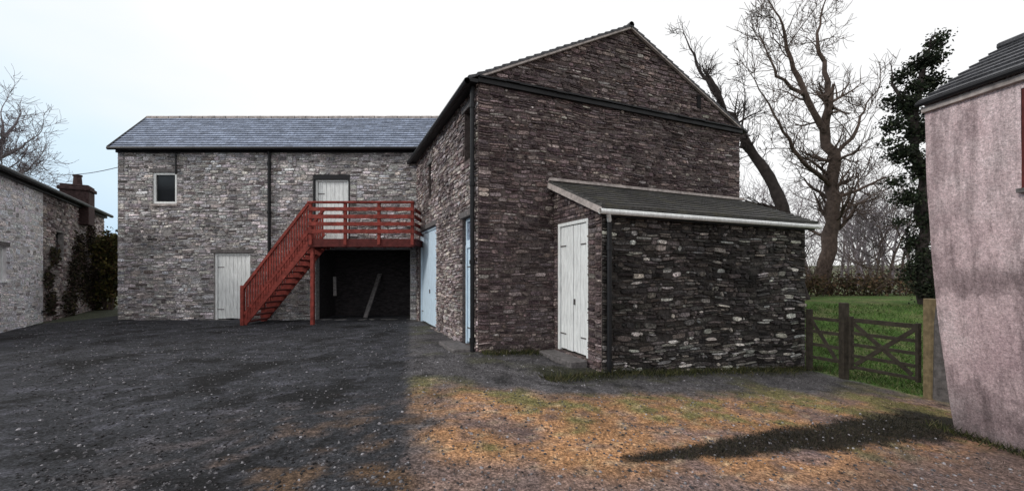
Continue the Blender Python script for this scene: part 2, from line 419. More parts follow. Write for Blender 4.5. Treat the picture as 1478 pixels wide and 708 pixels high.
roof_slab('roof_front',hb,V(X0-.12,D-.2,HH-.1),V(RX1,D-.2,HH-.1),V(RX1,RY,RZ),V(RX0-.1,RY,RZ),M_slate,.05)
roof_slab('roof_back',hb,V(RX1,bk+.2,HH-.1),BL+V(-.1,.2,HH-.1),V(RX0-.1,RY,RZ),V(RX1,RY,RZ),M_slate,.05)
A=Acc();x=RX0-.1
while x<RX1-.4:
    A.tube([V(x,RY,RZ+.05),V(x+.43,RY,RZ+.05+random.uniform(-.01,.01))],[.075,.075],6);x+=.45
A.make('ridge_tiles',M_lead,hb)
A=Acc();A.beam(V(X0-.14,D-.22,HH-.06),V(RX0-.12,RY,RZ+.03),.05,.09);A.make('verge',M_black,hb)  # black roof verge on the left gable
A=Acc();A.tube([V(X0-.1,D-.27,HH-.1),V(X1-.6,D-.27,HH-.1)],[.055,.055],8);A.box(HO,UX,0,HL,.02,.09,HH-.19,HH-.08);A.make('gutter',M_black,hb)
pipe('downpipe',hb,V(bx(391),D-.1,.1),V(bx(391),D-.1,HH-.15),.055)
pipe('vent_pipe',hb,V(bx(256),D-.07,hz(252)),V(bx(256),D-.07,HH-.15),.025)
o=ops[0];A=Acc()
for b_ in ((o[0],o[0]+.07,o[2],o[3]),(o[1]-.07,o[1],o[2],o[3]),(o[0]+.07,o[1]-.07,o[3]-.07,o[3]),(o[0]+.07,o[1]-.07,o[2],o[2]+.08)): A.box(HO,UX,b_[0],b_[1],-.10,-.02,b_[2],b_[3])
A.make('window_frame',M_white,hb);A=Acc();A.box(HO,UX,o[0]+.05,o[1]-.05,-.085,-.075,o[2]+.05,o[3]-.05);A.make('window_glass',M_glass,hb)
A=Acc();A.box(HO,UX,o[0]-.06,o[1]+.06,-.05,.07,o[2]-.08,o[2]-.003);A.make('window_sill',M_lead,hb)
o=ops[1];plank_door('ground_door',hb,HO,UX,o[0],o[1],.0,o[3],-.08,M_white,1,pw=.14)
o=ops[2];plank_door('loft_door',hb,HO,UX,o[0]+.05,o[1]-.05,2.72,o[3]-.16,-.1,M_white,1,pw=.14)
A=Acc();A.box(HO,UX,o[0],o[0]+.05,-.14,.01,2.72,o[3]);A.box(HO,UX,o[1]-.05,o[1],-.14,.01,2.72,o[3]);A.box(HO,UX,o[0]+.05,o[1]-.05,-.14,.01,o[3]-.16,o[3]);A.make('loft_door_surround',M_black,hb)
A=Acc()
for o in ops[:2]: A.box(HO,UX,o[0]-.12,o[1]+.12,-.05,.03,o[3]+.003,o[3]+.13)
A.make('lintels',M_slab,hb,bevel=.01)
o=ops[3]
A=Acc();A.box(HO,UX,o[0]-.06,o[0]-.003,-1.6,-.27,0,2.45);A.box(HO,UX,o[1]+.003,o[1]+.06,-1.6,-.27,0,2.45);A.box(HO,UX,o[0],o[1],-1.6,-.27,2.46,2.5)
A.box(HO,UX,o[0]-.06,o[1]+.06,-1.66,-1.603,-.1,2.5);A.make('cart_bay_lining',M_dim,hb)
A=Acc();A.beam(V(bx(487),D-.2,0.85),V(bx(482),D+.05,1.5),.10,.03);A.beam(V(bx(520),D+.5,0.02),V(bx(530),D+1.4,1.6),.16,.04);A.make('leaning_boards',M_slab,hb)

# ------------------------------------------------------------ RED STAIR + LANDING
st=empty('red_timber_staircase')
dz=2.70;YF=13.0;xl=-6.33;xr=-3.05;xb=-8.36
W0=V(0,0,0)
A=Acc()
x=xl
while x<xr: A.box(W0,UX,x,x+.135,-(D-.02),-(YF+.02),dz-.04,dz); x+=.145
for xx in np.arange(xl+.1,xr,.45): A.box(W0,UX,xx,xx+.05,-(D-.03),-(YF+.04),dz-.2,dz-.045)
A.make('deck_boards',M_redd,st)
A=Acc()
A.box(W0,UX,xl,xr,-(YF+.02),-YF+.03,dz-.26,dz-.01);A.box(W0,UX,xl-.05,xl,-(D-.02),-(YF-.03),dz-.26,dz-.01)
A.make('deck_fascia',M_redd,st,bevel=.006)
A=Acc()
A.box(W0,UX,xl,xl+.11,-(YF+.13),-(YF+.03),0,dz-.04)
A.box(W0,UX,xr-.11,xr-.01,-(D-.02),-(D-.12),0,dz-.2)
for xx in (xl+.05,-5.2,-4.15,xr-.06):
    A.box(W0,UX,xx-.045,xx+.045,-(YF+.02),-(YF-.07),dz-.2,dz+1.12)
A.box(W0,UX,xr-.1,xr-.01,-(D-.04),-(D-.13),dz,dz+1.12)
A.make('posts',M_red,st,bevel=.006)
A=Acc()
for h in (.16,.39,.62,.85): A.box(W0,UX,xl,xr,-(YF-.075),-(YF-.10),dz+h,dz+h+.12)
A.box(W0,UX,xl-.03,xr,-(YF+.03),-(YF-.1),dz+1.1,dz+1.16)
for h in (.16,.39,.62,.85): A.box(W0,UX,xr-.005,xr+.02,-(D-.05),-(YF+.0),dz+h,dz+h+.12)
A.make('landing_rails',M_red,st,bevel=.004)
ns=14;A=Acc()
for i in range(ns):
    x=xb+(xl-xb)*(i)/ns; zt=dz*(i+1)/ns-.06
    A.box(W0,UX,x,x+.2,-(YF+1.0),-(YF+.04),zt-.04,zt)
A.make('treads',M_redd,st)
A=Acc()
for yy in (YF,YF+1.04):
    A.beam(V(xb-.05,yy,.08),V(xl-.03,yy,dz-.12),.045,.27)
A.make('stringers',M_red,st,bevel=.005)
A=Acc()
for yy in (YF-.02,YF+1.06):
    A.beam(V(xb-.02,yy,1.16),V(xl,yy,dz+1.12),.09,.08)
    A.beam(V(xb-.02,yy,.32),V(xl,yy,dz+.25),.05,.07)
    A.box(W0,UX,xb-.1,xb,-(yy+.05),-(yy-.05),0,1.24)
    k=25
    for i in range(1,k):
        t=i/k; x=xb+(xl-xb)*t; A.box(W0,UX,x-.027,x+.027,-(yy+.018),-(yy-.018),.10+(dz-.05)*t,1.13+(dz-.04)*t)
A.make('stair_balustrade',M_red,st)

# ------------------------------------------------------------ LEFT COTTAGE
ct=empty('whitewashed_cottage')
UC=V(-5.7,8.7,0).normalized(); NC=V(UC.y,-UC.x,0)
K=V(-13.9,11.3,0)-UC*3.2
def cu(px):
    r=(px-739)/F
    return (r*K.y-K.x)/(UC.x-r*UC.y)
CL=cu(150)
ce=4.45
def cwall_z(u,py):
    p=K+UC*u; return EYE+(395-py)/F*p.y
u1=cu(62)
o=(cu(-12),cu(9),cwall_z(cu(4),405),cwall_z(cu(4),355))
stone_wall('white_wall',ct,K,UC,u1,ce,[o],'white',M_lime,course=(.06,.16),width=(.12,.45),proud=(.000,.012),wx=.22)
O2=K+UC*u1
stone_wall('rubble_wall',ct,O2,UC,CL-u1,ce-.02,[(cu(80)-u1,cu(92)-u1,2.2,3.1)],'side',M_mortar_l,course=(.07,.15),width=(.15,.45),wx=.5)  # shade on the far stretch put into darker stone colours
A=Acc();A.box(K,UC,o[0],o[1],-.14,-.12,o[2],o[3]);A.make('window_glass',M_glass,ct)
A=Acc();A.box(K,UC,o[0],o[0]+.06,-.115,-.06,o[2],o[3]);A.box(K,UC,o[1]-.06,o[1],-.115,-.06,o[2],o[3]);A.box(K,UC,o[0]+.06,o[1]-.06,-.115,-.06,o[3]-.06,o[3]);A.box(K,UC,o[0]-.05,o[1]+.05,-.115,.05,o[2]-.05,o[2]-.002);A.make('window_frame',M_white,ct)
A=Acc();A.box(O2,UC,cu(80)-u1,cu(92)-u1,-.2,-.15,2.2,3.1);A.make('rear_window',M_glass,ct)
A=Acc();A.box(K,UC,o[0]-.15,o[1]+.15,-.05,.03,o[3]+.003,o[3]+.12);A.make('lintel',M_slab,ct)
hw=2.4;cr=ce+hw*.48
def cp(u,n,z): return K+UC*u+NC*n+Z*z
roof_slab('roof_front',ct,cp(-.1,.2,ce-.08),cp(CL+.1,.2,ce-.08),cp(CL+.1,-hw,cr),cp(-.1,-hw,cr),M_slate_d,.05)
roof_slab('roof_back',ct,cp(CL+.1,-2*hw-.2,ce-.08),cp(-.1,-2*hw-.2,ce-.08),cp(-.1,-hw,cr),cp(CL+.1,-hw,cr),M_slate_d,.05)
A=Acc()
rq(A,[cp(0,0,-.3),cp(0,-2*hw,-.3),cp(0,-2*hw,ce),cp(0,-hw,cr),cp(0,0,ce)]);rq(A,[cp(CL,0,-.3),cp(CL,-2*hw,-.3),cp(CL,-2*hw,ce),cp(CL,-hw,cr),cp(CL,0,ce)]);rq(A,[cp(0,-2*hw,-.3),cp(CL,-2*hw,-.3),cp(CL,-2*hw,ce),cp(0,-2*hw,ce)])
A.make('rear_walls',M_mortar_l,ct)
A=Acc();A.tube([cp(-.1,.26,ce-.08),cp(CL+.1,.26,ce-.08)],[.07,.07],8);A.box(K,UC,0,CL,.02,.12,ce-.2,ce-.07);A.make('gutter',M_black,ct)
cc=V((112-739)/F*17.0,17.0,0)
w=.42; zt=EYE+(395-268)/F*17
A=Acc();A.box(cc,UC,-w,w,-w,w,3.6,zt-.24);A.box(cc,UC,-w-.06,w+.06,-w-.06,w+.06,zt-.238,zt-.1);A.box(cc,UC,-w,w,-w,w,zt-.098,zt);A.make('chimney_stack',M_brick,ct,bevel=.02)
A=Acc();A.tube([cc+Z*(zt),cc+Z*(zt+.4)],[.15,.12],10);A.tube([cc+Z*(zt+.38),cc+Z*(zt+.44)],[.15,.15],10);A.make('chimney_pot',M_brick,ct)
def leafmass(name,clumps,n,size,cols,mat,parent=None,flat=None):
    W=np.array([c[4] for c in clumps],float);W/=W.sum();idx=rng.choice(len(clumps),n,p=W)
    cen=np.array([list(c[0]) for c in clumps])[idx];rad=np.array([[c[1],c[2],c[3]] for c in clumps])[idx]
    dirs=rng.normal(size=(n,3));dirs/=np.linalg.norm(dirs,axis=1)[:,None]
    rr=rng.random(n)**.45; rr*=1+.25*rng.normal(size=n)
    p=cen+dirs*rad*rr[:,None]
    if flat is not None:
        O_,N__=flat; n_=np.array(list(N__)); dd=(p-np.array(list(O_)))@n_; p=p-dd[:,None]*n_+n_*(.03+.10*rng.random((n,1)))
    a=rng.normal(size=(n,3));a/=np.linalg.norm(a,axis=1)[:,None];b=np.cross(a,rng.normal(size=(n,3)));b/=np.linalg.norm(b,axis=1)[:,None]
    s_=(size*(.5+rng.random(n)))[:,None]
    v=np.concatenate([p-a*s_,p+b*s_*.6,p+a*s_,p-b*s_*.6],1).reshape(-1,3)
    f=np.arange(n*4).reshape(-1,4)
    ci=np.array(cols)[rng.integers(0,len(cols),n)]*(.5+rng.random((n,1)))
    c=np.repeat(np.concatenate([ci,np.ones((n,1))],1),4,axis=0)
    return mkobj(name,v.tolist(),f.tolist(),mat,parent,None,c)
cl=[]
for (px,zz_,r,wt) in [(70,.6,.5,1),(66,1.4,.35,.8),(75,2.2,.35,.6),(98,.5,.8,1.6),(104,1.5,.7,1.4),(112,2.4,.8,1.6),(120,1.2,.9,2),(132,.8,.9,2),(136,2.2,.9,2),(128,3.2,.7,1.3),(145,1.5,.9,2)]:
    cl.append((K+UC*cu(px)+Z*zz_,r,r,r,wt))
leafmass('wall_shade_leaves',cl,5500,.06,[(.05,.04,.032),(.07,.06,.03),(.035,.035,.02),(.085,.055,.05)],M_grass,ct,(K,NC))  # dark leaves laid flat stand for shade on the far wall

# ------------------------------------------------------------ PINK HOUSE
ph=empty('pink_rendered_house')
PO=V(5.66,5.70,0);UP=V(.17,-.97,0).normalized();NP=V(UP.y,-UP.x,0);UE=-NP
PL=6.0;PH=3.93;hwid=1.36;RDG=4.80
def bat(z):
    t=max(0,min(1.1,(PH-z)/(PH+.5))); return .10*t+.40*t**2.3
vs=[];fs=[];nu=40;nz=36;wo=(.95,1.95,2.58,3.72)
idx={}
uu=sorted(set([i*PL/nu for i in range(nu+1)]+[wo[0],wo[1]]));zz=sorted(set([-.8+i*(PH+.8)/nz for i in range(nz+1)]+[wo[2],wo[3]]))
for i,u in enumerate(uu):
    for k,z in enumerate(zz):
        b=bat(z)*max(0,1-u/3.5)+.02*noise.noise(Vector((u*1.2,z*1.2,3)))
        idx[i,k]=len(vs);vs.append(PO+UP*u+UE*b+Z*z)
for i in range(len(uu)-1):
    for k in range(len(zz)-1):
        um=(uu[i]+uu[i+1])/2;zm=(zz[k]+zz[k+1])/2
        if wo[0]<um<wo[1] and wo[2]<zm<wo[3]: continue
        fs.append((idx[i,k],idx[i+1,k],idx[i+1,k+1],idx[i,k+1]))
mkobj('yard_wall',vs,fs,M_pink,ph,smooth=True)
vs=[];fs=[]
for k,z in enumerate(zz):
    b=bat(z)+.02*noise.noise(Vector((0,z*1.2,3))); vs+=[PO+UE*b+Z*z,PO+UE*(2*hwid)+Z*z]
for k in range(len(zz)-1): fs.append((2*k+1,2*k,2*k+2,2*k+3))
n=len(vs);vs+=[PO+Z*PH,PO+UE*2*hwid+Z*PH,PO+UE*hwid+Z*RDG];fs.append((n+1,n,n+2))
E2=PO+UP*PL;n=len(vs);vs+=[E2-Z*.8,E2+UE*2*hwid-Z*.8,E2+UE*2*hwid+Z*PH,E2+UE*hwid+Z*RDG,E2+Z*PH];fs.append((n,n+1,n+2,n+3,n+4))
n=len(vs);vs+=[PO+UE*2*hwid-Z*.8,PO+UE*2*hwid+Z*PH,E2+UE*2*hwid+Z*PH,E2+UE*2*hwid-Z*.8];fs.append((n,n+1,n+2,n+3))
mkobj('end_walls',vs,fs,M_pink,ph)
def pp_(u,e,z): return PO+UP*u+UE*e+Z*z
roof_slab('roof_west',ph,pp_(-.03,-.07,PH-.02),pp_(PL+.1,-.07,PH-.02),pp_(PL+.1,hwid,RDG),pp_(-.03,hwid,RDG),M_slate_d,.04)
roof_slab('roof_east',ph,pp_(PL+.1,2*hwid+.1,PH-.02),pp_(-.03,2*hwid+.1,PH-.02),pp_(-.03,hwid,RDG),pp_(PL+.1,hwid,RDG),M_slate_d,.04)
A=Acc();A.tube([pp_(-.03,hwid,RDG+.05),pp_(PL,hwid,RDG+.05)],[.06,.06],8);A.make('ridge_tiles',M_slate_d,ph)
A=Acc();A.tube([pp_(-.03,-.1,PH-.02),pp_(PL,-.1,PH-.02)],[.035,.035],8);A.make('gutter',M_black,ph)
A=Acc();A.box(PO,UP,-.01,PL,-.01,.05,PH-.13,PH-.06);A.make('eaves_board',M_lead,ph)
A=Acc();
A.box(PO,UP,wo[0],wo[0]+.07,-.14,-.02,wo[2],wo[3]);A.box(PO,UP,wo[1]-.07,wo[1],-.14,-.02,wo[2],wo[3]);A.box(PO,UP,wo[0]+.07,wo[1]-.07,-.14,-.02,wo[3]-.07,wo[3]);A.box(PO,UP,wo[0]+.07,wo[1]-.07,-.14,-.02,wo[2],wo[2]+.07);A.box(PO,UP,1.43,1.47,-.13,-.05,wo[2]+.07,wo[3]-.07)
A.make('window_frame',M_redd,ph);A=Acc();A.box(PO,UP,wo[0],wo[1],-.16,-.14,wo[2],wo[3]);A.make('window_glass',M_glass,ph)
A=Acc();A.box(PO,UP,wo[0]-.02,wo[1]+.05,-.1,.03,wo[2]-.05,wo[2]-.003);A.make('window_sill',M_slab,ph)

# ------------------------------------------------------------ GROUND
def sm(a,b,x): t=max(0,min(1,(x-a)/(b-a))); return t*t*(3-2*t)
def fieldness(X,Y): return (X-6.9)*2.0+(Y-9.8)*.85
def gz(X,Y):
    z=-.085*max(0,min(X+.7,8.5))*(1-sm(11,16,Y))
    g=sm(10,18,Y)*sm(5,9,X)
    z=z*(1-g)+.6*g
    r=math.hypot(X,Y)
    z+= sm(60,420,r)*7.0*(1 if X>-50 else .8) + sm(60,200,r)*1.5*noise.noise(Vector((X*.008,Y*.008,0)))
    if r<25: z+=.022*noise.noise(Vector((X*1.5,Y*1.5,0)))+.013*noise.noise(Vector((X*5,Y*5,1)))
    z-=.07*math.exp(-((X-.9)**2/.5+(Y-7.0)**2/.12))
    return z
def fb(X,Y,s,o=0): return noise.fractal(Vector((X*s,Y*s,o)),1.0,2.0,5)
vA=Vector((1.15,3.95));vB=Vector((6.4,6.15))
def verge(X,Y):  # house shadow put into the ground as a dark tapering strip
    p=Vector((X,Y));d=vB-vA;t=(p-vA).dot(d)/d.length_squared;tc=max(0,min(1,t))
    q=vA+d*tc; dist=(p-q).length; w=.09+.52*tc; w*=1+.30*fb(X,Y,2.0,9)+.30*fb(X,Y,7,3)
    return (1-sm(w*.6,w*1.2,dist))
def mix(a,b,t): return [a[i]*(1-t)+b[i]*t for i in range(3)]
def gcol(X,Y):
    n=fb(X,Y,1.0);n2=fb(X,Y,3.2,5);n3=fb(X,Y,.35,2);n4=fb(X,Y,8,6)
    tar=[.034,.035,.040]; tar=mix(tar,[.08,.08,.097],sm(.0,.7,n2+.5*n4)*.8); tar=mix(tar,[.011,.011,.012],sm(.05,.6,-n-.5*n4))
    tar=mix(tar,[.12,.07,.035],sm(.05,.5,n2+n*.5)*sm(6.0,3.8,Y)*sm(-4.0,-1.0,X)*.8) if Y<6.5 else tar
    grv=[.095,.09,.095]; grv=mix(grv,[.045,.043,.045],sm(0,.6,n2)); grv=mix(grv,[.09,.09,.05],sm(.1,.6,n)*.6)
    org=[.37,.20,.10]; grn=[.185,.165,.07]; brn=[.15,.10,.085]
    moss=mix(org,grn,sm(-.05,.40,n2*.6+n*.6+(Y-5.6)*.25)); moss=mix(moss,brn,sm(.1,.6,-n2+.3*n4)*.8)
    moss=mix(moss,[.17,.125,.125],sm(.1,.6,-n+.3*n4)*.8)
    moss=mix(moss,[.48,.36,.23],sm(.2,.7,n4)*.6)
    edge=-.248*Y+.12*n2
    top=6.3+.33*max(0,X-.6)+.5*n
    m=sm(.0,.9,top-Y)*sm(-.1,.5,X+.248*Y+.6*n)
    bot=sm(3.9,3.4,Y+.25*n) if Y<4.3 else 0
    right=mix(grv,moss,m); right=mix(right,[.16,.12,.115],bot*.8)
    right=mix(right,[.14,.105,.10],sm(.3,1.2,(X-1.3)*.427-(Y-4.0)*.9-.1+.4*n)*.9)
    c=mix(tar,right,sm(-.06,.08,X-edge))
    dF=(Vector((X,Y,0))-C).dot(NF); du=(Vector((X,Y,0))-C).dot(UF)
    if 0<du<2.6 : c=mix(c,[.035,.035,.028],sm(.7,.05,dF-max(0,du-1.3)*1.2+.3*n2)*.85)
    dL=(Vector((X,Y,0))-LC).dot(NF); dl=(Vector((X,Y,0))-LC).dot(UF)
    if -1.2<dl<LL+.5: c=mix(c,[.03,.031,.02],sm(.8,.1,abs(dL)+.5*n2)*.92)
    v=verge(X,Y); c=mix(c,[.016,.015,.013],v*.96)  # shadow strip painted near-black into the ground colour
    g=fieldness(X,Y)
    far=mix([.06,.115,.022],[.125,.14,.055],sm(-.2,.5,n)); far=mix(far,[.14,.13,.07],sm(14,40,Y))
    if X>4 : c=mix(c,far,sm(-.3,.3,g))
    if math.hypot(X,Y)>30: c=mix([.12,.14,.07],[.10,.09,.07],sm(-.2,.3,n3))
    if X<-15 and Y>10: c=mix(c,[.08,.09,.05],.7)
    return c
def axis(lo,hi,step,far):
    a=list(np.arange(lo,hi,step)); x=hi;s_=step
    while x<far: a.append(x); s_*=1.35; x+=s_
    a.append(far); x=lo;s_=step;b=[]
    while x>-far:
        s_*=1.35;x-=s_;b.append(max(x,-far))
        if x<=-far:break
    return b[::-1]+a
xs=axis(-15,11,.10,900);ys=axis(1.5,16.5,.08,900)
vs=[];cols=[]
for y in ys:
    for x in xs:
        vs.append((x,y,gz(x,y)));cols.append([*gcol(x,y),1])
nx=len(xs);fs=[(j*nx+i,j*nx+i+1,(j+1)*nx+i+1,(j+1)*nx+i) for j in range(len(ys)-1) for i in range(nx-1)]
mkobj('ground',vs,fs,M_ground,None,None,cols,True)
def blades(name,pts,hmin,hmax,colf,w=.006,parent=None):
    v=[];f=[];c=[]
    for (x,y) in pts:
        z=gz(x,y);h=random.uniform(hmin,hmax);a=random.uniform(0,6.28);l=random.uniform(.3,1.4)*h
        dx,dy=math.cos(a)*w,math.sin(a)*w; b=random.uniform(0,6.28); ex,ey=math.cos(b)*l,math.sin(b)*l
        i=len(v);v+=[(x-dx,y-dy,z-.01),(x+dx,y+dy,z-.01),(x+ex,y+ey,z+h)];f.append((i,i+1,i+2));cc_=[*colf(x,y),1];c+=[cc_]*3
    return mkobj(name,v,f,M_grass,parent,None,c)
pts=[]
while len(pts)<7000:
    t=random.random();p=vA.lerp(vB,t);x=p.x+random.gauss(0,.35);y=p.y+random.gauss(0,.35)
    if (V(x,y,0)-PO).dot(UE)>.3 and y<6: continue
    if verge(x,y)>random.uniform(.15,.9): pts.append((x,y))  # blades only inside the painted house shadow strip
blades('shadow_strip_grass',pts,.010,.04,lambda x,y:random.choice([(.02,.02,.014),(.03,.028,.018),(.05,.042,.028)]),.007)  # dark blades fill out the painted house shadow
pts=[]
while len(pts)<17000:
    y=random.uniform(3.0,8.8);x=random.uniform(-.24*y,7.2)
    if (V(x,y,0)-LC).dot(NF)<.04 and x>1.0: continue
    if (V(x,y,0)-C).dot(NF)<.04: continue
    if fb(x,y,1.0)*.6+fb(x,y,3.2,5)+(y-5.2)*.18<random.uniform(-.25,.35) : continue
    if x>1.2 and verge(x,y)>.3: continue  # keep clear of the painted house shadow strip
    if (x-5.6)>.0 and y<6.2: continue
    pts.append((x,y))
def moc(x,y):
    c=gcol(x,y);k=random.uniform(.6,1.5);return (c[0]*k,c[1]*k,c[2]*k)
blades('short_grass',pts,.010,.04,moc,.006)
pts=[]
for _ in range(3600):
    u=random.uniform(-1.3,LL+.4);d=abs(random.gauss(0,.16))+.05; p=LC+UF*u+NF*d; pts.append((p.x,p.y))
for _ in range(900):
    u=random.uniform(.05,1.5);d=abs(random.gauss(0,.12))+.05; p=C+UF*u+NF*d; pts.append((p.x,p.y))
for _ in range(700):
    u=random.uniform(-.2,1.6);d=abs(random.gauss(0,.12))+.06; p=PO+UP*u+NP*d+UE*.5; pts.append((p.x,p.y))
blades('weeds',pts,.02,.13,lambda x,y:random.choice([(.02,.024,.012),(.03,.035,.015),(.06,.065,.02),(.10,.09,.045)]),.008)
pts=[]
while len(pts)<16000:
    y=random.uniform(8,15.5);x=random.uniform(6.6,y*1.05+1)
    if fieldness(x,y)<.15: continue
    pts.append((x,y))
blades('field_grass',pts,.04,.11,lambda x,y:random.choice([(.055,.12,.02),(.075,.145,.03),(.13,.15,.06),(.04,.075,.02)]),.012)
v=[];f=[];c=[]
for _ in range(24000):
    y=3.0+11*random.random()**1.4;x=random.uniform(-1.2*y,7)
    if x>-.248*y and random.random()<.5: continue
    if (V(x,y,0)-LC).dot(NF)<.04 and x>1.0: continue
    if (V(x,y,0)-C).dot(NF)<.04 and x>-1-.44*(y-8.5): continue
    if x>5.5: continue
    z=gz(x,y);r=.006+.016*random.random()**2;a=random.uniform(0,6.28);i=len(v)
    for k in range(4):
        t=a+k*1.571;rr=r*random.uniform(.7,1.3);v.append((x+math.cos(t)*rr,y+math.sin(t)*rr,z-.002))
    for k in range(4):
        t=a+k*1.571;rr=r*random.uniform(.35,.8);v.append((x+math.cos(t)*rr,y+math.sin(t)*rr,z+r*random.uniform(.4,.7)))
    f+= [(i+4,i+5,i+6,i+7)]+[(i+k,i+(k+1)%4,i+4+(k+1)%4,i+4+k) for k in range(4)]
    b=random.choice([.02,.03,.05,.07,.12,.2]) if x<-.248*y else random.choice([.05,.08,.13,.26]);c+=[[b*1.02,b*.98,b*1.05,1]]*8
mkobj('gravel',v,f,M_stone,None,None,c)

# ------------------------------------------------------------ GATE + fence
gt=empty('field_gate')
GA=V(6.92,9.75,-.52);GB=V(7.78,7.8,-.54);GU=(GB-GA).normalized()
def gpx(px): r=(px-739)/F; return (r*GA.y-GA.x)/(GU.x-r*GU.y)
GLn=(GB-GA).length; gs=gpx(1218)
def gq(u,z): return GA+GU*u+Z*z
A=Acc()
g0=gs+.1;g1=GLn-.08
for i,z in enumerate((.14,.38,.62,.86,1.14)): A.beam(gq(g0,z),gq(g1,z),.03,.09 if i==4 else .065)
A.beam(gq(g0+.04,.08),gq(g0+.04,1.22),.075,.06);A.beam(gq(g1-.04,.08),gq(g1-.04,1.2),.07,.06)
A.beam(gq(g0+.08,1.1)-NF*.03,gq(g1-.1,.2)-NF*.03,.025,.08);A.beam(gq(g0+.08,.2)+NF*.035,gq(g1-.1,1.1)+NF*.035,.025,.08)
A.make('bars_and_braces',M_wood,gt,bevel=.004)
A=Acc();A.beam(gq(gs,-.4),gq(gs,1.5),.14,.14);A.make('hanging_post',M_wood,gt,bevel=.012)
A=Acc();A.beam(gq(GLn+.05,-.4),gq(GLn+.05,1.68),.15,.14);A.make('shutting_post',M_woodl,gt,bevel=.012)
fn=empty('timber_fence')
A=Acc()
for z in (.2,.5,.8,1.1): A.beam(gq(.02,z),gq(gs-.08,z),.03,.07)
A.beam(gq(.1,1.1)-NF*.03,gq(gs-.1,.2)-NF*.03,.025,.07);A.beam(gq(.05,-.3),gq(.05,1.3),.1,.1)
A.make('rails',M_wood,fn)
A=Acc();b=V(7.55,7.25,-.6);A.tube([b,b+Z*.6,b+Z*1.3,b+Z*1.62,b+Z*1.7],[.16,.15,.14,.12,.05],8);A.make('stone_gatepost',M_slab)

# ------------------------------------------------------------ TREES
def rnd(): return V(random.gauss(0,1),random.gauss(0,1),random.gauss(0,1)).normalized()
def grow(A,p,d,L,r,lev,nchild,up=.12,wob=.28,rmin=.009):
    n=5 if lev>1 else 4; pts=[p.copy()];rad=[r];dirs=[d]
    for i in range(n):
        d=(d+rnd()*wob+Z*up).normalized(); p=p+d*(L/n); pts.append(p.copy()); rad.append(max(rmin*.7,r*(1-(i+1)/n*.72)));dirs.append(d)
    A.tube(pts,rad,5 if lev>1 else 3)
    if lev<=0: return
    for k in range(nchild[lev]):
        t=random.uniform(.2,1);i=min(n-1,int(t*n));q=pts[i].lerp(pts[i+1],t*n-i)
        nd=(dirs[i]*.75+rnd()*.85).normalized()
        grow(A,q,nd,L*random.uniform(.42,.72),max(rmin,rad[i]*.55),lev-1,nchild,up,wob,rmin)
def limb_tree(name,limbs,nch,lev=2,blen=2.0,per=1.4,mat=None,wob=.3,rmin=.012,skip=.15,kink=.35):
    e=empty(name);T=Acc();B=Acc()
    for (pts,r0,r1) in limbs:
        q=[];n=len(pts)
        for i in range(n-1):
            for k in range(4):
                q.append(pts[i].lerp(pts[i+1],k/4)+rnd()*(r0*kink+.03)*(1 if k else 0))
        q.append(pts[-1]);m=len(q);rad=[(r0+(r1-r0)*(i/(m-1)))*(1+random.uniform(-.08,.12)) for i in range(m)]
        T.tube(q,rad,9)
        tot=sum((pts[i+1]-pts[i]).length for i in range(n-1));cnt=int(tot*per)
        for c_ in range(cnt):
            t=skip+(1-skip)*random.random();i=min(m-2,int(t*(m-1)));d=(q[i+1]-q[i]).normalized()
            nd=(d*.5+rnd()).normalized()
            if nd.z<-.3: nd.z*=-.3
            grow(B,q[i],nd,blen*random.uniform(.5,1.25)*(1.15-.4*t),max(rmin,rad[i]*.34),lev,nch,wob=wob,rmin=rmin)
        grow(B,q[-1],(q[-1]-q[-2]).normalized(),blen,r1,lev,nch,wob=wob,rmin=rmin)
    T.make('trunk_and_limbs',mat or M_bark,e,True);B.make('branches',mat or M_bark,e)
    return e
d=20
limb_tree('bare_ash_tree',[
 ([P(1186,470,d),P(1190,380,d),P(1200,300,d),P(1205,235,d),P(1190,185,d)],.36,.21),
 ([P(1190,190,d),P(1160,130,d-.5),P(1135,70,d-.8),P(1125,25,d-1)],.16,.04),
 ([P(1190,190,d),P(1196,120,d+.5),P(1180,60,d+.8),P(1188,10,d+1)],.15,.035),
 ([P(1203,230,d),P(1235,190,d+.8),P(1250,150,d+1.5)],.11,.04),
 ([P(1200,270,d),P(1160,235,d-1),P(1130,190,d-1.5),P(1110,150,d-1.8)],.11,.035),
 ([P(1196,330,d),P(1225,300,d+1),P(1240,260,d+1.2)],.09,.03),
 ([P(1165,140,d-.4),P(1120,110,d-1),P(1105,70,d-1)],.09,.03),
],[0,6,6,6],2,2.0,1.8,rmin=.012)
d=17
limb_tree('leaning_bare_tree',[
 ([P(1160,440,d),P(1130,300,d),P(1100,240,d),P(1062,180,d),P(1038,140,d)],.27,.12),
 ([P(1040,142,d),P(1015,110,d+.5),P(996,70,d+.8)],.10,.035),
 ([P(1100,240,d),P(1070,210,d+1),P(1075,150,d+1)],.08,.03),
],[0,5,5,5],2,1.3,1.5,M_barkd,rmin=.011)
d=15.5
iv=limb_tree('ivy_clad_tree',[
 ([P(1338,470,d),P(1337,380,d),P(1332,280,d),P(1322,190,d),P(1330,110,d),P(1340,75,d)],.26,.05),
 ([P(1330,200,d),P(1300,150,d),P(1288,110,d)],.12,.03)],[0,4,4,4],1,.6,1.6,M_barkd,rmin=.010)
ivc=[(.014,.022,.012),(.02,.03,.014),(.03,.035,.02),(.012,.014,.01)]
cl=[]
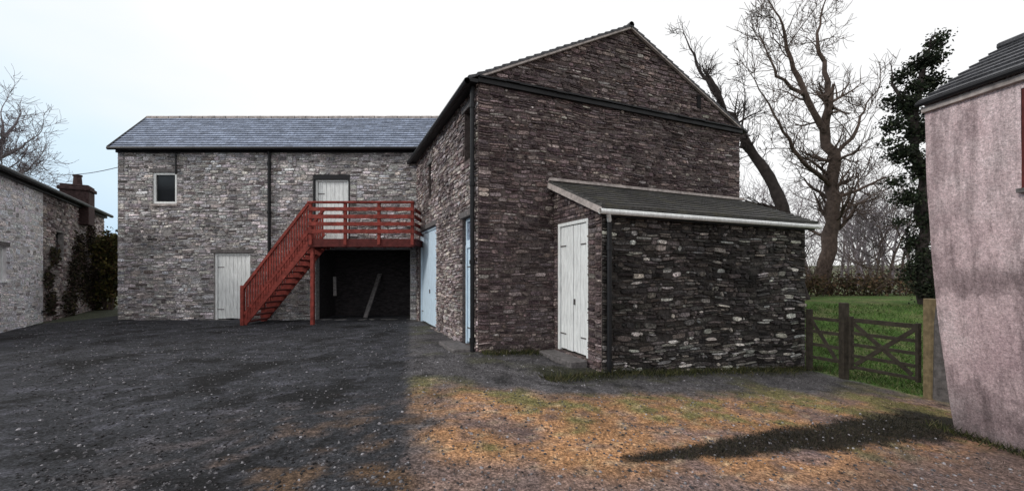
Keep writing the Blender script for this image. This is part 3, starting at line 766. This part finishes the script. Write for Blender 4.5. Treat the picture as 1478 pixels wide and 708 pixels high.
for (px,py,rx,rz,w) in [(1352,60,.25,.35,1.4),(1345,85,.4,.4,2.2),(1322,95,.35,.4,1.5),(1300,112,.3,.4,1.1),(1340,120,.5,.4,3),(1308,150,.6,.45,3.2),(1345,160,.35,.45,2),(1292,180,.5,.35,1.8),(1330,190,.65,.5,4),(1303,222,.6,.4,2.4),(1333,245,.5,.5,3.2),(1312,285,.55,.4,2.2),(1338,315,.45,.55,3),(1318,350,.45,.45,1.8),(1335,375,.45,.55,3),(1340,415,.45,.6,3),(1285,145,.22,.25,.5),(1318,395,.45,.5,1.8),(1292,262,.3,.25,.6),(1282,205,.25,.2,.4),(1352,215,.3,.25,.7),(1298,320,.28,.22,.45),(1320,125,.3,.3,1)]:
    cl.append((P(px,py,d+random.uniform(-.3,.3)),rx,.5,rz,w))
leafmass('ivy_leaves',cl,15000,.055,ivc,M_grass,iv)
hg=empty('hedgerow')
B=Acc();cl=[]
for i in range(170):
    x=random.uniform(5,34);y=18.5+.12*(x-10)+random.uniform(-.6,.6);z=gz(x,y)
    cl.append((V(x,y,z+.5),.7,.5,.6,1))
    if i<150:
        for k in range(2): grow(B,V(x,y,z),(Z+rnd()*.5).normalized(),random.uniform(.9,2.0),.022,1,[0,7],.1,.3,.008)
B.make('twigs',M_bark,hg)
leafmass('hedge_leaves',cl,13000,.07,[(.08,.055,.035),(.10,.075,.04),(.06,.06,.025),(.13,.08,.05)],M_grass,hg)
def scrub(name,places,mat,lev=2,nch=[0,6,6],r=.06,rmin=.015):
    e=empty(name);B=Acc()
    for (px,d,h) in places:
        p=V((px-739)/F*d,d,0);p.z=gz(p.x,p.y)-.1
        grow(B,p,V(random.uniform(-.1,.1),0,1),h*.75,r*h/3,lev+1,[*nch,8],.1,.2,rmin)
    B.make('branches',mat,e);return e
scrub('distant_bare_trees',[(1095,34,8),(1225,30,6),(1250,27,5.5),(1268,24,4.6),(1285,26,6),(1300,23,5),(1312,27,6.5),(1240,36,7),(1150,30,6),(1276,33,7.5),(1215,40,7),(1120,28,7),(1172,34,7.5),(1260,38,9),(1235,33,8)],M_barkl,2,[0,5,6],.06,.013)
scrub('bare_hedgerow_tree',[(1284,21,4.3)],M_bark,2,[0,6,6],.06,.011)
d=30
limb_tree('bare_garden_tree',[
 ([P(-30,420,d),P(-20,300,d),P(-5,230,d),P(5,200,d)],.3,.12),([P(-5,230,d),P(25,215,d),P(40,205,d)],.12,.04),([P(-20,300,d),P(20,260,d),P(45,240,d)],.12,.04),([P(5,200,d),P(2,170,d)],.1,.04)],[0,7,8,7],2,2.2,2.0,M_barkl,rmin=.014)
sh=empty('gap_shrub');cl=[]
for i in range(14):
    px=random.uniform(132,176);dd=random.uniform(17.5,19.5);py=random.uniform(345,440)
    cl.append((P(px,py,dd),.5,.5,.5,1))
leafmass('shrub_leaves',cl,7000,.07,[(.09,.085,.025),(.13,.11,.035),(.04,.045,.018),(.10,.065,.03)],M_grass,sh)
B=Acc()
for i in range(8):
    p=P(random.uniform(140,170),432,18.5);p.z=0;grow(B,p,(Z+rnd()*.3).normalized(),2.6,.04,1,[0,6],.1,.25,.012)
B.make('stems',M_bark,sh)
A=Acc();a=P(72,251,17);b=P(172,241,D);pts=[a.lerp(b,i/10)-Z*(.12*math.sin(math.pi*i/10)) for i in range(11)];A.tube(pts,[.012]*11,4);A.make('overhead_cable',M_black)

# ------------------------------------------------------------ LIGHT
w=bpy.data.worlds.new('World');sc.world=w;w.use_nodes=True;nt=w.node_tree;nt.nodes.clear()
sd=V(-.85,-.42,.55).normalized();elev=math.asin(sd.z);az=math.atan2(sd.x,sd.y)
out=N_(nt,'ShaderNodeOutputWorld');sky=N_(nt,'ShaderNodeTexSky');sky.sky_type='NISHITA';sky.sun_disc=False;sky.sun_elevation=elev;sky.sun_rotation=az%(2*math.pi)
b1=N_(nt,'ShaderNodeBackground');b1.inputs[1].default_value=.10;nt.links.new(sky.outputs[0],b1.inputs[0])
tc=N_(nt,'ShaderNodeTexCoord');sx=N_(nt,'ShaderNodeSeparateXYZ');nt.links.new(tc.outputs['Generated'],sx.inputs[0])
cn=tex(nt,1.6,4,.5,'Generated',(1,1,2.5))
m1=N_(nt,'ShaderNodeMath',operation='MULTIPLY_ADD');nt.links.new(sx.outputs['X'],m1.inputs[0]);m1.inputs[1].default_value=.6;m1.inputs[2].default_value=.30
m2=N_(nt,'ShaderNodeMath',operation='MULTIPLY_ADD');nt.links.new(sx.outputs['Z'],m2.inputs[0]);m2.inputs[1].default_value=.9;nt.links.new(m1.outputs[0],m2.inputs[2])
m3=N_(nt,'ShaderNodeMath',operation='MULTIPLY_ADD');nt.links.new(cn,m3.inputs[0]);m3.inputs[1].default_value=.5;nt.links.new(m2.outputs[0],m3.inputs[2])
cr_=ramp(nt,m3.outputs[0],[(.06,(.50,.70,.92)),(.33,(.74,.89,1.0)),(.58,(1.0,1.0,1.0))])
b2=N_(nt,'ShaderNodeBackground');b2.inputs[1].default_value=1.06;nt.links.new(cr_,b2.inputs[0])
mx=N_(nt,'ShaderNodeMixShader');mx.inputs[0].default_value=.95;nt.links.new(b1.outputs[0],mx.inputs[1]);nt.links.new(b2.outputs[0],mx.inputs[2]);nt.links.new(mx.outputs[0],out.inputs[0])
sl_=bpy.data.lights.new('sun','SUN');sl_.energy=1.4;sl_.angle=math.radians(12);sl_.color=(1,.95,.88)
so=bpy.data.objects.new('sun',sl_);so.rotation_euler=(-sd).to_track_quat('-Z','Y').to_euler();sc.collection.objects.link(so)
cam=bpy.data.cameras.new('camera');cam.sensor_width=36;cam.lens=F/1478*36;cam.shift_y=41/1478;cam.clip_end=3000;cam.clip_start=.05
co=bpy.data.objects.new('camera',cam);co.location=(0,0,EYE);co.rotation_euler=(math.radians(90),0,0);sc.collection.objects.link(co);sc.camera=co
sc.view_settings.view_transform='Standard';sc.view_settings.look='None';sc.view_settings.exposure=0;sc.view_settings.gamma=1
